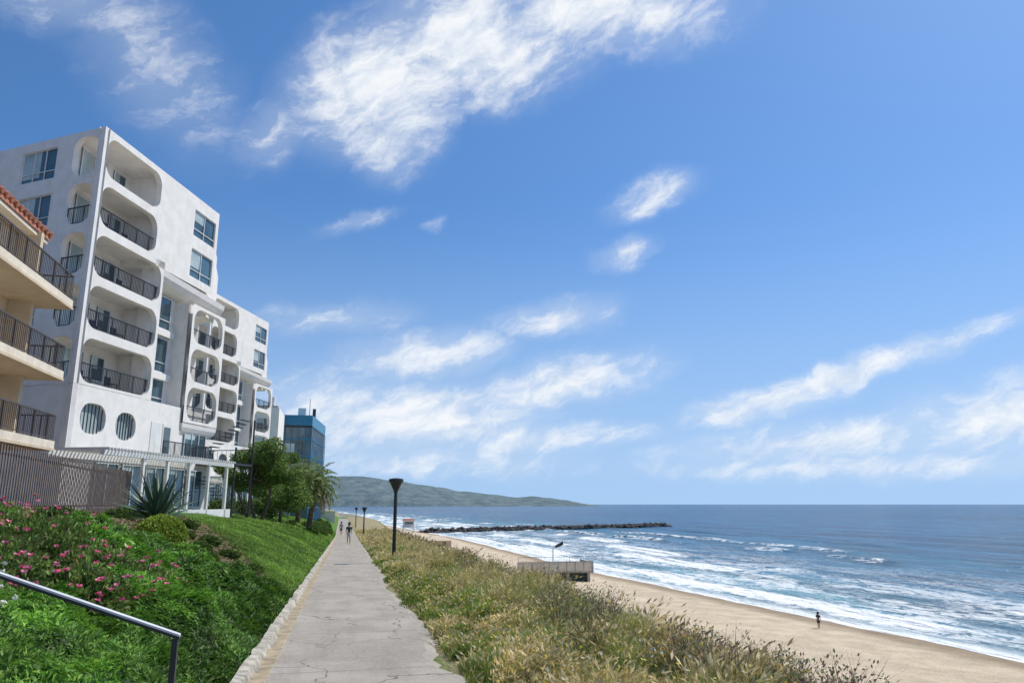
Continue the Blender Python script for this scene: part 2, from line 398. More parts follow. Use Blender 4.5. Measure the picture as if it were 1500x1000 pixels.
# ------------------------------------------------------------------ apartment building
T1=(-13.2,40,.321,.947)
T0=(-20.0,44.5,.834,-.552); L0=8.15
zf=[6.0,8.8,11.6,14.35,17.1,19.7]
def apartment():
    W=MB([M['stucco']]); G=MB([M['glass'],M['curtain'],M['frame']]); Rr=MB([M['rail']]); P=MB([M['white'],M['rail'],M['glass']])
    for q in(W,G,Rr,P): q.T=T1
    for i in range(5):
        ue=6.6 if i<3 else 5.7
        z0,z1=zf[i]-.12,zf[i+1]-.12 if i<4 else 19.7
        W.cell(0,ue,z0,z1,(.34,ue-.22,zf[i]+.02,z1-.36),.75,.34)
        W.prism([(.05,.36),(6.55,.36),(6.55,2.3),(.7,2.3)],zf[i]-.2,zf[i])
        window(G,1.3,3.4,zf[i]+.05,zf[i]+2.15,2.2,2,0,.9)
        window(G,4.1,5.2,zf[i]+.7,zf[i]+2.1,2.2,1,0,.5)
        if i<4:
            Rr.rail(.34,ue-.22,.20,zf[i]+.04,1.0)
            for xx in (1.6+.5*(i%2),3.9):
                Rr.box(xx,xx+.5,1.1,1.15,zf[i]+.02,zf[i]+.85); Rr.box(xx,xx+.5,.65,1.1,zf[i]+.42,zf[i]+.46)
                for lx in(xx,xx+.46): Rr.box(lx,lx+.03,.66,.69,zf[i]+.02,zf[i]+.42)
    W.box(6.25,6.6,.36,1.2,5.9,19.4)
    W.T=T0; G.T=T0; Rr.T=T0
    for i in range(5):
        z0,z1=zf[i]-.12,zf[i+1]-.12 if i<4 else 19.7
        W.cell(5.6,L0-.002,z0,z1,(5.95,L0-.34,zf[i]+.02,z1-.36),.7,.3)
        W.cell(0,5.6,z0,z1,(2.0,4.7,zf[i]+.2,zf[i]+2.05),.05,.3)
        window(G,2.0,4.7,zf[i]+.2,zf[i]+2.05,.14,3,1,.85)
        if i<4: Rr.rail(5.95,L0-.36,.16,zf[i]+.04,1.0)
        W.box(-6,0,.0,.3,z0,z1)
    W.box(-6,L0-.01,.02,.3,-.8,5.87)
    W.T=T1;G.T=T1;Rr.T=T1
    W.cell(5.7,12.4,zf[4]-.12,19.7,(9.35,12.05,17.05,18.85),.04,.3)
    W.cell(5.7,12.4,13.8,zf[4]-.12,(9.35,12.05,14.3,16.2),.04,.3)
    window(G,9.35,12.05,17.05,18.85,.12,2,1,.4); window(G,9.35,12.05,14.3,16.2,.12,2,1,.6)
    pr=[(0,13.8),(.06,13.45),(.25,13.15),(.6,12.95),(1.15,12.85)]
    for a_,b_ in zip(pr[:-1],pr[1:]):
        W.face([(6.6,a_[0],a_[1]),(14.2,a_[0],a_[1]-.25),(14.2,b_[0],b_[1]-.25),(6.6,b_[0],b_[1])])
    W.prism([(.89,2.25),(5.75,2.25),(5.75,.31),(12.4,.31),(12.4,16),(-1,14),(2.36,7.75)],13.81,19.45)
    W.prism([(.89,2.25),(6.6,2.25),(6.6,1.1),(9.95,1.1),(9.95,1.7),(14.1,1.7),(14.1,16),(-1,14),(2.36,7.75)],5.9,13.8)
    W.prism([(.3,.3),(14.0,.31),(14.0,16),(-1,14),(2.36,7.75)],-.8,5.89)
    for (a_,b_) in((10.75,12.55),(8.05,9.95),(5.95,7.5)):
        window(G,6.85,9.3,a_-.15,b_+.1,1.0,2,1,.5)
        W.box(6.65,9.6,.75,1.1,a_-.6,a_-.2)
    for i,(z0,z1) in enumerate(((5.0,7.5),(7.5,10.0),(10.0,12.62))):
        W.cell(9.95,14.2,z0,z1,(10.22,13.93,z0+.18,z1-.2),.8,.3,y=-.15)
        W.box(9.97,14.18,.15,1.7,z0-.08,z0+.12)
        Rr.rail(10.2,13.95,.02,z0+.15,.95)
        window(G,10.6,12.6,z0+.2,z1-.35,1.62,2,0,.7)
        W.box(9.95,10.15,.15,1.7,z0,z1)
    prev=None
    for k in range(7):
        a_=math.pi/2*k/6; q=(9.95+1.1*(1-math.cos(a_)),14.2-1.1*(1-math.cos(a_)),-.15+.9*(1-math.cos(a_)),4.95-1.0*math.sin(a_))
        if prev:
            p0,p1=prev,q
            W.face([(p0[0],p0[2],p0[3]),(p0[1],p0[2],p0[3]),(p1[1],p1[2],p1[3]),(p1[0],p1[2],p1[3])])
            W.face([(p0[0],p0[2],p0[3]),(p1[0],p1[2],p1[3]),(p1[0],1.7,p1[3]),(p0[0],1.7,p0[3])])
            W.face([(p0[1],p0[2],p0[3]),(p1[1],p1[2],p1[3]),(p1[1],1.7,p1[3]),(p0[1],1.7,p0[3])])
        prev=q
    for k,(u_,zt) in enumerate(((12.42,18.6),(13.0,17.6),(13.6,16.4))):
        W.hexa([(u_,.35+.12*k,12.4),(u_+.62,.45+.12*k,12.4),(u_+.62,9,12.4),(u_,9,12.4),(u_,.35+.12*k,zt),(u_+.62,.45+.12*k,zt-.7),(u_+.62,9,zt-.7),(u_,9,zt)])
    W.prism([(.02,.02),(12.38,.02),(12.38,16),(-1,14),(2.08,7.8)],19.46,19.66)
    W.cell(.0,3.2,2.6,5.86,(.8,2.8,3.5,5.05),.7,.3); W.cell(3.2,6.,2.6,5.86,(3.65,5.45,3.4,4.9),.7,.3)
    W.box(0,6,0,.3,-.8,2.6); W.box(6.,9.95,0,.3,-.8,5.86); W.box(9.95,13.9,.1,.3,-.8,4.9)
    for (a_,b_,c_,d_) in((.7,2.9,3.4,5.1),(3.55,5.5,3.3,5.)):
        G.box(a_,b_,.25,.29,c_,d_,1)
        n=8
        for i in range(1,n):
            x=a_+(b_-a_)*i/n; Rr.box(x-.02,x+.02,.1,.14,c_+.1,d_-.1)
    P.box(6.9,7.8,-.03,.0,2.62,4.7,0); P.box(8.1,9.0,-.03,.0,2.62,4.7,0); P.box(8.2,8.9,-.04,-.031,2.8,4.5,2)
    window(G,10.6,13.2,2.9,4.5,.05,3,0,.3)
    P.box(-1.2,11.6,-2.9,-2.7,2.26,2.48,0)
    P.box(-1.2,11.6,-.1,-.01,2.2,2.5,0)
    for i in range(49):
        x=-1.15+i*.26; P.box(x,x+.06,-3.1,-.1,2.5,2.6,0)
    for i in range(5):
        x=2.+i*2.2; P.box(x,x+.16,-2.88,-2.72,-.9,2.26,0)
        window(G,x+.25,x+2.1,-.2,2.1,-.1,2,0,.15)
    P.box(5.8,11.6,-2.88,-2.74,-.9,-.3,0)
    Rr.T=T1; Rr.rail(6.0,11.4,-1.4,2.62,.9); Rr.rail(-1.4,-.05,11.4,2.62,.9,axis='y')
    for i in range(14):
        Rr.box(12.4+.02*i,13.6+.02*i,-2.6+.26*i,-2.3+.26*i,-.6+.23*i,-.55+.23*i)
    Rr.box(12.4,14.8,-2.6,1.2,2.45,2.6)
    for i in range(14): Rr.box(13.9,15.,1.2-.26*i,1.45-.26*i,2.65+.22*i,2.7+.22*i)
    Rr.rail(-2.6,1.2,14.8,2.6,1.0,axis='y',gap=.3)
    Rr.tube((14.9,-2.5,-.8),(14.9,-2.5,5.6),.06,.06); Rr.tube((12.5,-2.5,-.8),(12.5,-2.5,3.6),.06,.06)
    return W,G,Rr,P
ap=empty('apartment_building'); parts=[]
for q,nm in zip(apartment(),('walls','windows','balcony_railings','terrace')):
    parts.append(q.make(nm,ap))
ap2=empty('apartment_building.001',(.5,31.5,-.2))
for o in parts:
    c_=bpy.data.objects.new(o.name.split('.')[0]+'_b',o.data); link(c_,ap2)
# ------------------------------------------------------------------ tan building with tile roof
tb=empty('balcony_house')
W=MB([M['tan'],M['cream'],M['frame']]);G=MB([M['glass'],M['curtain'],M['frame']]);Rr=MB([M['brownrail']]);Rf=MB([M['tile'],M['cream']])
W.box(-24,-12.4,4,30.2,-1,10.1,0)
for zt in(7.75,4.95,2.3):
    W.box(-12.39,-10.6,5,31,zt-.26,zt,1); W.box(-12.39,-10.58,4.9,31.02,zt-.36,zt-.265,0)
    Rr.rail(5,30.95,-10.66,zt,.98,axis='y',gap=.14); Rr.rail(-12.4,-10.7,30.93,zt,.98,gap=.14)
    for yy in(8,13,18,23,28):
        G.box(-12.395,-12.37,yy-2.,yy+.4,zt+.02,zt+2.1,0); G.box(-12.37,-12.34,yy-.85,yy-.75,zt+.02,zt+2.1,2)
        G.box(-12.37,-12.35,yy-2.,yy-.9,zt+.1,zt+2.1,1)
for yy in(10.5,20.5,29.9): W.box(-12.39,-11.6,yy,yy+.25,2.3,10.1,0)
Rf.hexa([(-11.7,4,10.1),(-11.7,31,10.1),(-18,31,12.6),(-18,4,12.6),(-11.7,4,10.25),(-11.7,31,10.25),(-18,31,12.8),(-18,4,12.8)],0)
for i in range(68):
    y=4+.4*i; Rf.tube((-11.62,y+.1,10.33),(-18,y+.1,12.86),.11,.10,0,8)
Rf.box(-12.3,-11.75,4,30.9,9.95,10.09,1)
W.make('walls',tb);G.make('glass_doors',tb);Rr.make('balcony_railings',tb);Rf.make('tile_roof',tb)
# ------------------------------------------------------------------ far blue glass building + white block
bb=empty('glass_office_building')
W=MB([M['blue'],M['white'],M['steel']]);G=MB([M['glass'],M['curtain'],M['blue']])
poly=[(-10.2,120),(-5.0,120),(-3.4,137),(-10.2,139)]
W.prism(poly,12.0,13.6,0); W.prism(poly,11.7,11.99,2)
G.prism([(-10.1,120.1),(-5.1,120.1),(-3.5,136.9),(-10.1,138.9)],-5,11.7,0)
for k in range(6): W.prism(poly,-3+2.6*k-.22,-3+2.6*k,0)
for k in range(6):
    x=-10.2+5.1*k/5; G.box(x,x+.12,119.96,120.12,-5,11.7,2)
for k in range(13):
    a=k/12; x=-5+1.6*a; y=120+17*a; G.box(x-.05,x+.06,y,y+.15,-5,11.7,2)
for k in range(5):
    G.box(-10.,-7.5,119.97,120.05,-2.6+2.6*k,-1.2+2.6*k,1)
W.box(-7.5,-6.3,124,127,13.6,15.2,1); W.box(-5.4,-4.9,128,129,13.6,15.6,2); W.tube((-5.8,126,13.6),(-5.8,126,17.),.05,.04,2)
W.make('cladding',bb);G.make('glazing',bb)
wb=empty('white_apartment_block')
W=MB([M['stucco'],M['concrete']]);G=MB([M['glass'],M['curtain'],M['frame']])
W.box(-20,-9.1,108,118,-4,13.2,0); W.box(-10.6,-9.9,109,110,13.2,14.8,0); W.box(-19.9,-9.3,108.2,117.8,13.2,13.5,1)
for k in range(5):
    for x in(-18,-15,-12): window(G,x,x+1.8,.8+2.7*k-1.5,2.2+2.7*k-1.3,107.95,2)
W.make('walls',wb);G.make('windows',wb)
# ------------------------------------------------------------------ fence
fe=MB([M['fence'],M['steel']])
A=Vector((-8.0,12.)); B=Vector((-10.6,42.)); L=(B-A).length; dd=(B-A)/L
fe.T=(A.x,A.y,dd.x,dd.y)
n=int(L/.23)
for i in range(n):
    u=i*.23; zb=-.45+.002*u; zt=1.55+.08*u/L
    fe.box(u,u+.07,-.012,.012,zb,zt,0)
fe.box(0,L,.013,.04,-.1,-.03,1); fe.box(0,L,.013,.04,1.3,1.37,1)
fe.make('slatted_fence')
lw=MB([M['stucco']]); lw.T=fe.T; lw.box(0,L,-.12,.12,-1.6,-.42); lw.make('garden_wall')
# ------------------------------------------------------------------ handrail and steps
hr=MB([M['palemetal'],M['steel']])
P0=(-1.08,6.,-.92); P1=(-5.2,6.,.60)
def bar(mb,a,b_,w,h,m):
    mb.hexa([(a[0],a[1]-w,a[2]),(b_[0],b_[1]-w,b_[2]),(b_[0],b_[1]+w,b_[2]),(a[0],a[1]+w,a[2]),(a[0],a[1]-w,a[2]+h),(b_[0],b_[1]-w,b_[2]+h),(b_[0],b_[1]+w,b_[2]+h),(a[0],a[1]+w,a[2]+h)],m)
bar(hr,P0,P1,.028,.014,0); bar(hr,(P0[0],6,P0[2]-.022),(P1[0],6,P1[2]-.022),.022,.02,1)  # pale bar over a dark one: the rail's lit top is put into colour
hr.box(-1.13,-1.09,5.98,6.02,-1.95,-.935,1); hr.box(-4.0,-3.96,5.98,6.02,-1.4,.13,1)
hr.make('handrail')
st=MB([M['concrete']])
for i in range(10): st.box(-1.1-.42*(i+1),-1.1-.42*i-.003,4.5,5.85,-2.6,-1.75+.12*i)
st.make('garden_steps')
# ------------------------------------------------------------------ street lamps
lm=MB([M['steel'],M['white']])
def lathe(mb,prof,m=0,n=16):
    k=len(mb.v)
    for r,z in prof:
        for i in range(n):
            a=2*math.pi*i/n; mb.v.append((r*math.cos(a),r*math.sin(a),z))
    for j in range(len(prof)-1):
        for i in range(n):
            i2=(i+1)%n; mb.f.append((k+j*n+i,k+j*n+i2,k+(j+1)*n+i2,k+(j+1)*n+i)); mb.mi.append(m)
lathe(lm,[(.16,0),(.16,.08),(.10,.12),(.085,.5),(.075,3.0),(.07,3.12),(.10,3.14),(.10,3.2),(.13,3.26),(.27,3.55),(.33,3.62),(.335,3.68),(.33,3.74),(.15,3.78),(0.001,3.79)])
lo=lm.make('street_lamp',smooth=False); lo.location=(2.42,35,float(pz(np.array(35.)))-.05)
for i,(x,y) in enumerate(((2.9,98),(2.9,150))):
    o=bpy.data.objects.new('street_lamp.%03d'%(i+1),lo.data); o.location=(x,y,float(pz(np.array(float(y))))-.05); link(o)
# ------------------------------------------------------------------ beach things
bl=MB([M['palemetal'],M['steel']])
zb=float(hgt(33.3,118)); bl.tube((33.3,118,zb-.2),(33.3,118,zb+5.8),.13,.08); bl.tube((33.3,118,zb+5.7),(33.9,117.9,zb+6.0),.06,.05)
bl.hexa([(33.7,117.6,zb+5.75),(34.9,117.6,zb+6.2),(34.9,118.1,zb+6.2),(33.7,118.1,zb+5.75),(33.7,117.6,zb+6.1),(34.9,117.6,zb+6.75),(34.9,118.1,zb+6.75),(33.7,118.1,zb+6.1)],1)
bl.make('beach_light_pole')
rp=MB([M['concrete'],M['steel'],M['cream']])
rp.box(30,43.5,129,136,-11.7,-11.4,0); rp.box(30,43.5,128.8,129.0,-11.4,-9.9,2); rp.box(43.5,43.7,128.8,136,-11.7,-9.9,0); rp.box(30.0,43.7,128.75,129.05,-9.89,-9.75,0)
for x in np.arange(31,43.6,1.55): rp.box(x,x+.12,128.72,128.79,-11.4,-9.9,0)
for x in(31,35,39,42.8): rp.box(x,x+.5,129.5,130,-13.8,-11.7,0)
rp.box(30,43,130,135.5,-13.6,-11.7,1)
rp.hexa([(24,129,-12.6),(30,129,-11.7),(30,136,-11.7),(24,136,-12.6),(24,129,-12.2),(30,129,-11.4),(30,136,-11.4),(24,136,-12.2)],0)
rp.rail(30.2,43.5,129.,-9.75,.8,1,gap=.5)
rp.make('beach_platform')
lt=empty('lifeguard_tower',(33,380,0)); zz=float(hgt(33,380))
q=MB([M['white'],M['red'],M['glass'],M['steel']])
for sx in(-2.6,2.6):
    for sy in(-2.4,2.4): q.tube((sx*1.15,sy*1.1,zz-.3),(sx*.9,sy*.9,zz+2.2),.14,.14,0)
q.tube((-2.9,-2.6,zz),(2.4,-2.3,zz+2.1),.08,.08,0); q.tube((2.9,-2.6,zz),(-2.4,-2.3,zz+2.1),.08,.08,0)
q.box(-3.4,3.4,-3.2,3,zz+2.2,zz+2.45,0)
q.box(-2.6,2.6,-2.2,2.4,zz+2.45,zz+5.6,0); q.box(-2.,2.,-2.25,-2.2,zz+3.7,zz+4.9,2); q.box(2.6,2.65,-1.8,2.,zz+3.7,zz+4.9,2)
q.hexa([(-3.2,-3,zz+5.6),(3.2,-3,zz+5.6),(3.2,3,zz+5.6),(-3.2,3,zz+5.6),(-2.2,-2,zz+6.3),(2.2,-2,zz+6.3),(2.2,2,zz+6.3),(-2.2,2,zz+6.3)],1)
q.rail(-3.4,3.4,-3.1,zz+2.45,1.,0,gap=.5)
q.hexa([(3.4,-1,zz+2.2),(7.5,-1,zz-.1),(7.5,0.2,zz-.1),(3.4,.2,zz+2.2),(3.4,-1,zz+2.4),(7.5,-1,zz+.1),(7.5,.2,zz+.1),(3.4,.2,zz+2.4)],0)
q.make('cabin',lt)
bh=empty('beach_restroom',(25.5,205,0)); zz=float(hgt(25.5,205)); q=MB([M['tan'],M['tan'],M['steel']])
q.box(-3.5,3.5,-3,3,zz-.3,-9.4,0); q.box(-2,-1,-3.04,-3,zz,-9.8,2); q.box(1,2,-3.04,-3,zz,-9.8,2)
q.hexa([(-4.2,-3.7,-9.4),(4.2,-3.7,-9.4),(4.2,3.7,-9.4),(-4.2,3.7,-9.4),(-1.2,-.6,-8.3),(1.2,-.6,-8.3),(1.2,.6,-8.3),(-1.2,.6,-8.3)],1)
q.make('hut',bh)
ico=bmesh.new(); bmesh.ops.create_icosphere(ico,subdivisions=1,radius=1); iv=np.array([v.co[:] for v in ico.verts]); fi=np.array([[v.index for v in f.verts] for f in ico.faces]); ico.free()
J=Acc(); a0=np.array([40.,383]); a1=np.array([208.,462])
for k in range(1300):
    tt=rng.random(); wd=rng.normal()*2.6; c=a0+(a1-a0)*tt+np.array([-.42,.9])*wd
    hh=max(0,1-abs(wd)/6)*2.0
    s=rng.uniform(.5,1.5)*np.array([rng.uniform(.7,1.4),rng.uniform(.7,1.3),rng.uniform(.5,.95)])
    v=iv*(1+rng.normal(size=(len(iv),1))*.13)*s
    th=rng.uniform(0,6.28); Rm=np.array([[math.cos(th),-math.sin(th),0],[math.sin(th),math.cos(th),0],[0,0,1]])
    J.add(v@Rm.T+np.array([c[0],c[1],SEA+hh*rng.uniform(.2,1.)-.1]),None,fi,np.full((len(iv),3),.1))
J.make('rock_jetty',[M['rock']])
# ------------------------------------------------------------------ vegetation
def zgt(x,y): return hgt(x,y)
G=Acc()
straw=[.58,.46,.20]; olive=[.25,.28,.08]; green=[.16,.30,.05]; ygreen=[.37,.43,.10]; brown=[.21,.14,.09]; pale=[.72,.62,.38]
def strip(y0,y1,n,ws,h0,h1):
    y=rng.uniform(y0,y1,n); a=rng.random(n)
    x0=xr(y)+.0+.25*(fbm(y*1.5,y*0,77)-.3); x1=xe(y)+.9
    x=x0+(x1-x0)*a
    cl=fbm(x*1.3,y*1.3,81,4); keep=(cl>.42-.12*rng.random(n))|(rng.random(n)<.22)
    x,y,a,cl=x[keep],y[keep],a[keep],cl[keep]; n=len(x)
    z=zgt(x,y)
    H=rng.uniform(h0,h1,n)*np.clip(-.35+2.5*cl,.25,1.6)*np.clip(.4+a*1.6,0,1.0)
    gr=fbm(x*.9+9,y*.55,85,4)
    c=palette(n,[straw,pale,olive,ygreen],[.28,.19,.21,.32]); cg=palette(n,[green,olive,ygreen],[.45,.2,.35]); cb=palette(n,[brown,olive,straw,green],[.32,.22,.12,.34])
    pg=np.clip((gr-.41)*9,0,.97)+np.clip(.22-a,0,.22)*1.8; pb=np.clip((a-.6)*2.6,0,.95)
    u=rng.random(n); c=np.where((u<pg)[:,None],cg,c); u=rng.random(n); c=np.where((u<pb)[:,None],cb,c)
    c=c*(.65+.7*fbm(x*2.5,y*2.5,87,3))[:,None]
    th=rng.uniform(0,2*np.pi,n); m=rng.uniform(.1,.75,n)
    lean=np.stack([np.cos(th)*m+.12,np.sin(th)*m-.1],1)
    P=np.stack([x,y,z-.02],1)
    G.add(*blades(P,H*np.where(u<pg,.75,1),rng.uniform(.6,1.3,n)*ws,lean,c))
    s=(rng.random(n)<.24*(1-.7*np.clip(pg,0,1))); k=s.sum(); L3=np.concatenate([lean[s],np.zeros((k,1))],1); Hs=(H*np.where(u<pg,.75,1))[s]
    tip=P[s]+np.array([[0,0,1.]])*(Hs*(1-.35*m[s].clip(0,1.5)))[:,None]+L3*Hs[:,None]
    D=L3+np.array([[0,0,.35]])
    hc=np.where((rng.random(k)<pb[s])[:,None],palette(k,[brown,[.32,.23,.16]],[.5,.5]),palette(k,[pale,straw],[.6,.4]))
    for j in range(2):
        V,q,cc=leaves(tip+rng.normal(size=(k,3))*.006,D+rng.normal(size=(k,3))*.12,rng.uniform(.06,.13,k)*max(1,ws/.011),hc,.22)
        G.add(V,q,None,cc)
strip(4,13,95000,.0065,.28,.58); strip(13,28,85000,.011,.28,.6); strip(28,60,60000,.022,.3,.62); strip(60,125,36000,.05,.35,.7)
n=1800; y=rng.uniform(5,40,n); x=xr(y)+(xe(y)-xr(y))*rng.random(n)**.8
V,q,cc=leaves(np.stack([x,y,zgt(x,y)+rng.uniform(.2,.5,n)],1),rng.normal(size=(n,3)),np.full(n,.038),palette(n,[[.8,.65,.08],[.75,.75,.7]],[.7,.3]),.9); G.add(V,q,None,cc)
G.make('dry_grass',[M['fol']])
def shrub_mass(acc,cx,cy,cz,rx_,ry_,rz_,n,size,cs,w,up=.3,lump=.35,asp=.45,inner=.25,seed=0):
    r=np.random.default_rng(seed+int(abs(cx*13+cy*7)))
    D=r.normal(size=(n,3)); D[:,2]=np.abs(D[:,2])*1.0-.15; D/=np.linalg.norm(D,axis=1,keepdims=True)
    az=np.arctan2(D[:,1],D[:,0]); el=D[:,2]
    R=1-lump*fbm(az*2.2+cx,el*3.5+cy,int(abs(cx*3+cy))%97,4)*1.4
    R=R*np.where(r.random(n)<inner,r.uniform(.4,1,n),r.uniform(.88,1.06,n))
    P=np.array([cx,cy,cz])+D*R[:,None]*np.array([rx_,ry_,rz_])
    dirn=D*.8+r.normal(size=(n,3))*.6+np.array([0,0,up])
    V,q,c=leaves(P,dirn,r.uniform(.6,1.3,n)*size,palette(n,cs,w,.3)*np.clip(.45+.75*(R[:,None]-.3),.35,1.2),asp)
    acc.add(V,q,None,c)
G=Acc()
for k in range(46):
    y=6+(k/46)**1.3*50; x=float(xr(y))+rng.uniform(.05,1.2); r=rng.uniform(.18,.4)
    shrub_mass(G,x,y,float(zgt(x,y)),r,r*1.3,r*.7,int(900 if y<20 else 450),.04 if y<20 else .07,[[.22,.34,.06],[.14,.25,.04],[.36,.42,.10]],[.4,.3,.3],.6,.4)
G.make('path_edge_weeds',[M['fol']])
Bs=Acc()
for k in range(76):
    y=5.5+ (k/76)**1.5*75; a=rng.uniform(-1.5,.4); x=float(xe(y))+a; z=float(zgt(x,y))
    s=rng.uniform(.3,.56) if y>16 else rng.uniform(.42,.74)
    n=int(1100 if y<25 else 420); lw_=.04 if y<20 else .08
    nt=70; th=rng.uniform(0,6.28,nt); m=rng.uniform(.2,.9,nt)
    Bs.add(*blades(np.stack([x+rng.normal(size=nt)*.12*s,y+rng.normal(size=nt)*.12*s,np.full(nt,z)],1),rng.uniform(.7,1.45,nt)*s,np.full(nt,.010 if y<25 else .02),np.stack([np.cos(th)*m,np.sin(th)*m],1),palette(nt,[[.15,.10,.08],[.24,.18,.12]],[.6,.4])))
    D=rng.normal(size=(n,3)); D[:,2]=abs(D[:,2]); D/=np.linalg.norm(D,axis=1,keepdims=True)
    P=np.array([x,y,z])+D*rng.uniform(.35,1.15,(n,1))*np.array([s*.85,s*.85,s*1.1])
    pal=[.3,.25,.2,.25] if k%3 else [.08,.45,.07,.4]
    V,q,c=leaves(P,D+rng.normal(size=(n,3))*.5,rng.uniform(.5,1.2,n)*lw_,palette(n,[[.19,.13,.12],[.12,.17,.06],[.27,.21,.16],[.21,.27,.10]],pal),.45)
    Bs.add(V,q,None,c)
Bs.make('bluff_shrubs',[M['fol']])
# lawn
G=Acc()
def lawn_s(y0,y1,n,ws,hh):
    y=rng.uniform(y0,y1,n); x0=xl(y)-.33
    x=x0+(-9.5-x0)*rng.random(n)
    ok=(y>lawn_near(x)+3*(fbm(x,y,13)-.5))|((x>-1.45)&(y>12)&(fbm(x*2,y*2,15)>.45))
    x,y=x[ok],y[ok]; n=len(x); z=zgt(x,y)
    th=rng.uniform(0,6.28,n); m=rng.uniform(.2,1.,n)
    pat=fbm(x*.9,y*.5,101,5)[:,None]
    c=palette(n,[[.19,.35,.05],[.12,.26,.035],[.34,.41,.10]],[.48,.28,.24],.25)*(.3+1.3*pat)
    G.add(*blades(np.stack([x,y,z-.01],1),hh*rng.uniform(.6,1.4,n)*(.3+1.4*pat[:,0]),rng.uniform(.7,1.3,n)*ws,np.stack([np.cos(th)*m,np.sin(th)*m],1),c))
lawn_s(12,32,100000,.02,.11); lawn_s(32,60,60000,.04,.12); lawn_s(60,120,25000,.09,.16)
G.make('lawn_grass',[M['fol']])
# juniper ground cover
G=Acc()
def jz(x,y):
    d=np.clip(xl(y)-.25-x,0,None)
    return zgt(x,y)+np.clip(d*1.4,0,1)*(.12+1.25*np.clip(fbm(x*1.0,y*.8,111,4)-.28,0,1))
def jedge(x,y): return (18.0+.5*np.clip(x+3,-3,2)+2.5*(fbm(x*.9,y*.4,119,3)-.5))
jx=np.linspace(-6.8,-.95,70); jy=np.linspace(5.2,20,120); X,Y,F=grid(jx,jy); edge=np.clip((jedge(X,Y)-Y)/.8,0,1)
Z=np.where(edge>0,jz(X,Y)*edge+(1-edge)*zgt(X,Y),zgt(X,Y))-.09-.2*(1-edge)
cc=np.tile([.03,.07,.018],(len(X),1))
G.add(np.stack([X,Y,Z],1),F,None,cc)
def jun(y0,y1,n,L,ws):
    y=rng.uniform(y0,y1,n); x=rng.uniform(-6.6,-.98,n)
    x=np.where(x>xl(y)-.3,x-.35,x)
    ok=y<jedge(x,y); x,y=x[ok],y[ok]; n=len(x)
    z=jz(x,y)-rng.uniform(0,.10,n)
    ang=fbm(x*1.6,y*1.6,121,3)*16+rng.normal(size=n)*.45; el=rng.uniform(.05,.85,n)
    D=np.stack([np.cos(ang)*np.cos(el),np.sin(ang)*np.cos(el),np.sin(el)],1)
    lf=fbm(x*2.6,y*2.6,125,4)[:,None]
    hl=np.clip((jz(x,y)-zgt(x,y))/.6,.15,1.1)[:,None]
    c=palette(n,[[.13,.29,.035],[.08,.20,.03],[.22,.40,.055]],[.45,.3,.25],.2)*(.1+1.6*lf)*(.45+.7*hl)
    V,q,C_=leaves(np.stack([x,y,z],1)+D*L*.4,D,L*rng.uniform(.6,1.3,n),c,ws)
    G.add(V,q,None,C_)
    for s in(-1,1):
        a2=ang+s*.7; D2=np.stack([np.cos(a2)*np.cos(el),np.sin(a2)*np.cos(el),np.sin(el)],1)
        V,q,C_=leaves(np.stack([x,y,z],1)+D*L*.35+D2*L*.3,D2,L*rng.uniform(.35,.7,n),c*1.1,ws)
        G.add(V,q,None,C_)
jun(5.2,8,34000,.075,.24); jun(8,11.5,42000,.09,.24); jun(11.5,19.5,48000,.13,.24)
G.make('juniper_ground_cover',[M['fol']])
# flowering bush (pink)
fb=empty('pink_flower_bush'); G=Acc(); FL=Acc()
gc=[[.24,.38,.09],[.16,.28,.06],[.34,.43,.14],[.28,.22,.10]]; gw=[.4,.3,.2,.1]
for (x,y,rx_,rz_) in((-4.5,12.6,1.2,1.0),(-5.7,13.,1.3,1.15),(-3.3,11.9,1.0,.85),(-4.6,11.,1.1,.9),(-6.0,11.4,1.2,1.0),(-3.1,10.6,.8,.75),(-3.9,10.0,.9,.7),(-7.2,13.5,1.4,1.15),(-2.7,12.4,.6,.6),(-2.5,11.2,.55,.5),(-3.6,9.0,.6,.55)):
    z=float(zgt(x,y))+.15
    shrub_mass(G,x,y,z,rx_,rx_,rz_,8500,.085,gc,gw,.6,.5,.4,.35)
    n=34; D=rng.normal(size=(n,3)); D[:,2]=abs(D[:,2])+.2; D[:,1]-=.3; D/=np.linalg.norm(D,axis=1,keepdims=True)
    P=np.array([x,y,z])+D*np.array([rx_,rx_,rz_])*rng.uniform(.82,1.02,(n,1))
    for c in P:
        k=9; A_=rng.uniform(0,6.28,k); Dp=np.stack([np.cos(A_),np.sin(A_)*.6-.3,np.sin(A_*2)*.4+.4],1)
        V,q,C_=leaves(c+Dp*.02,Dp,np.full(k,.045),palette(k,[[.85,.20,.40],[.9,.42,.58],[.7,.1,.27]],[.4,.4,.2]),.8); FL.add(V,q,None,C_)
G.make('leaves',[M['fol']],fb); FL.make('blossoms',[M['fol']],fb)
G=Acc()
for (x,y) in((-2.6,6.9),(-3.3,6.6),(-2.0,7.0),(-3.9,6.9),(-1.6,7.2),(-2.3,6.4)):
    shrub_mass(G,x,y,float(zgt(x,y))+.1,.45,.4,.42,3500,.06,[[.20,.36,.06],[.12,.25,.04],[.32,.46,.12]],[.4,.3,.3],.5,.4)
G.make('leafy_shrub',[M['fol']])
G=Acc()
for k in range(300):
    c=np.array([-3.3,7.6,float(zgt(-3.3,7.6))+.6])+rng.normal(size=3)*np.array([.2,.2,.16])
    V,q,C_=leaves(c+rng.normal(size=(4,3))*.01,rng.normal(size=(4,3)),np.full(4,.045),np.full((4,3),.75),.8); G.add(V,q,None,C_)
G.make('white_flowers',[M['fol']])
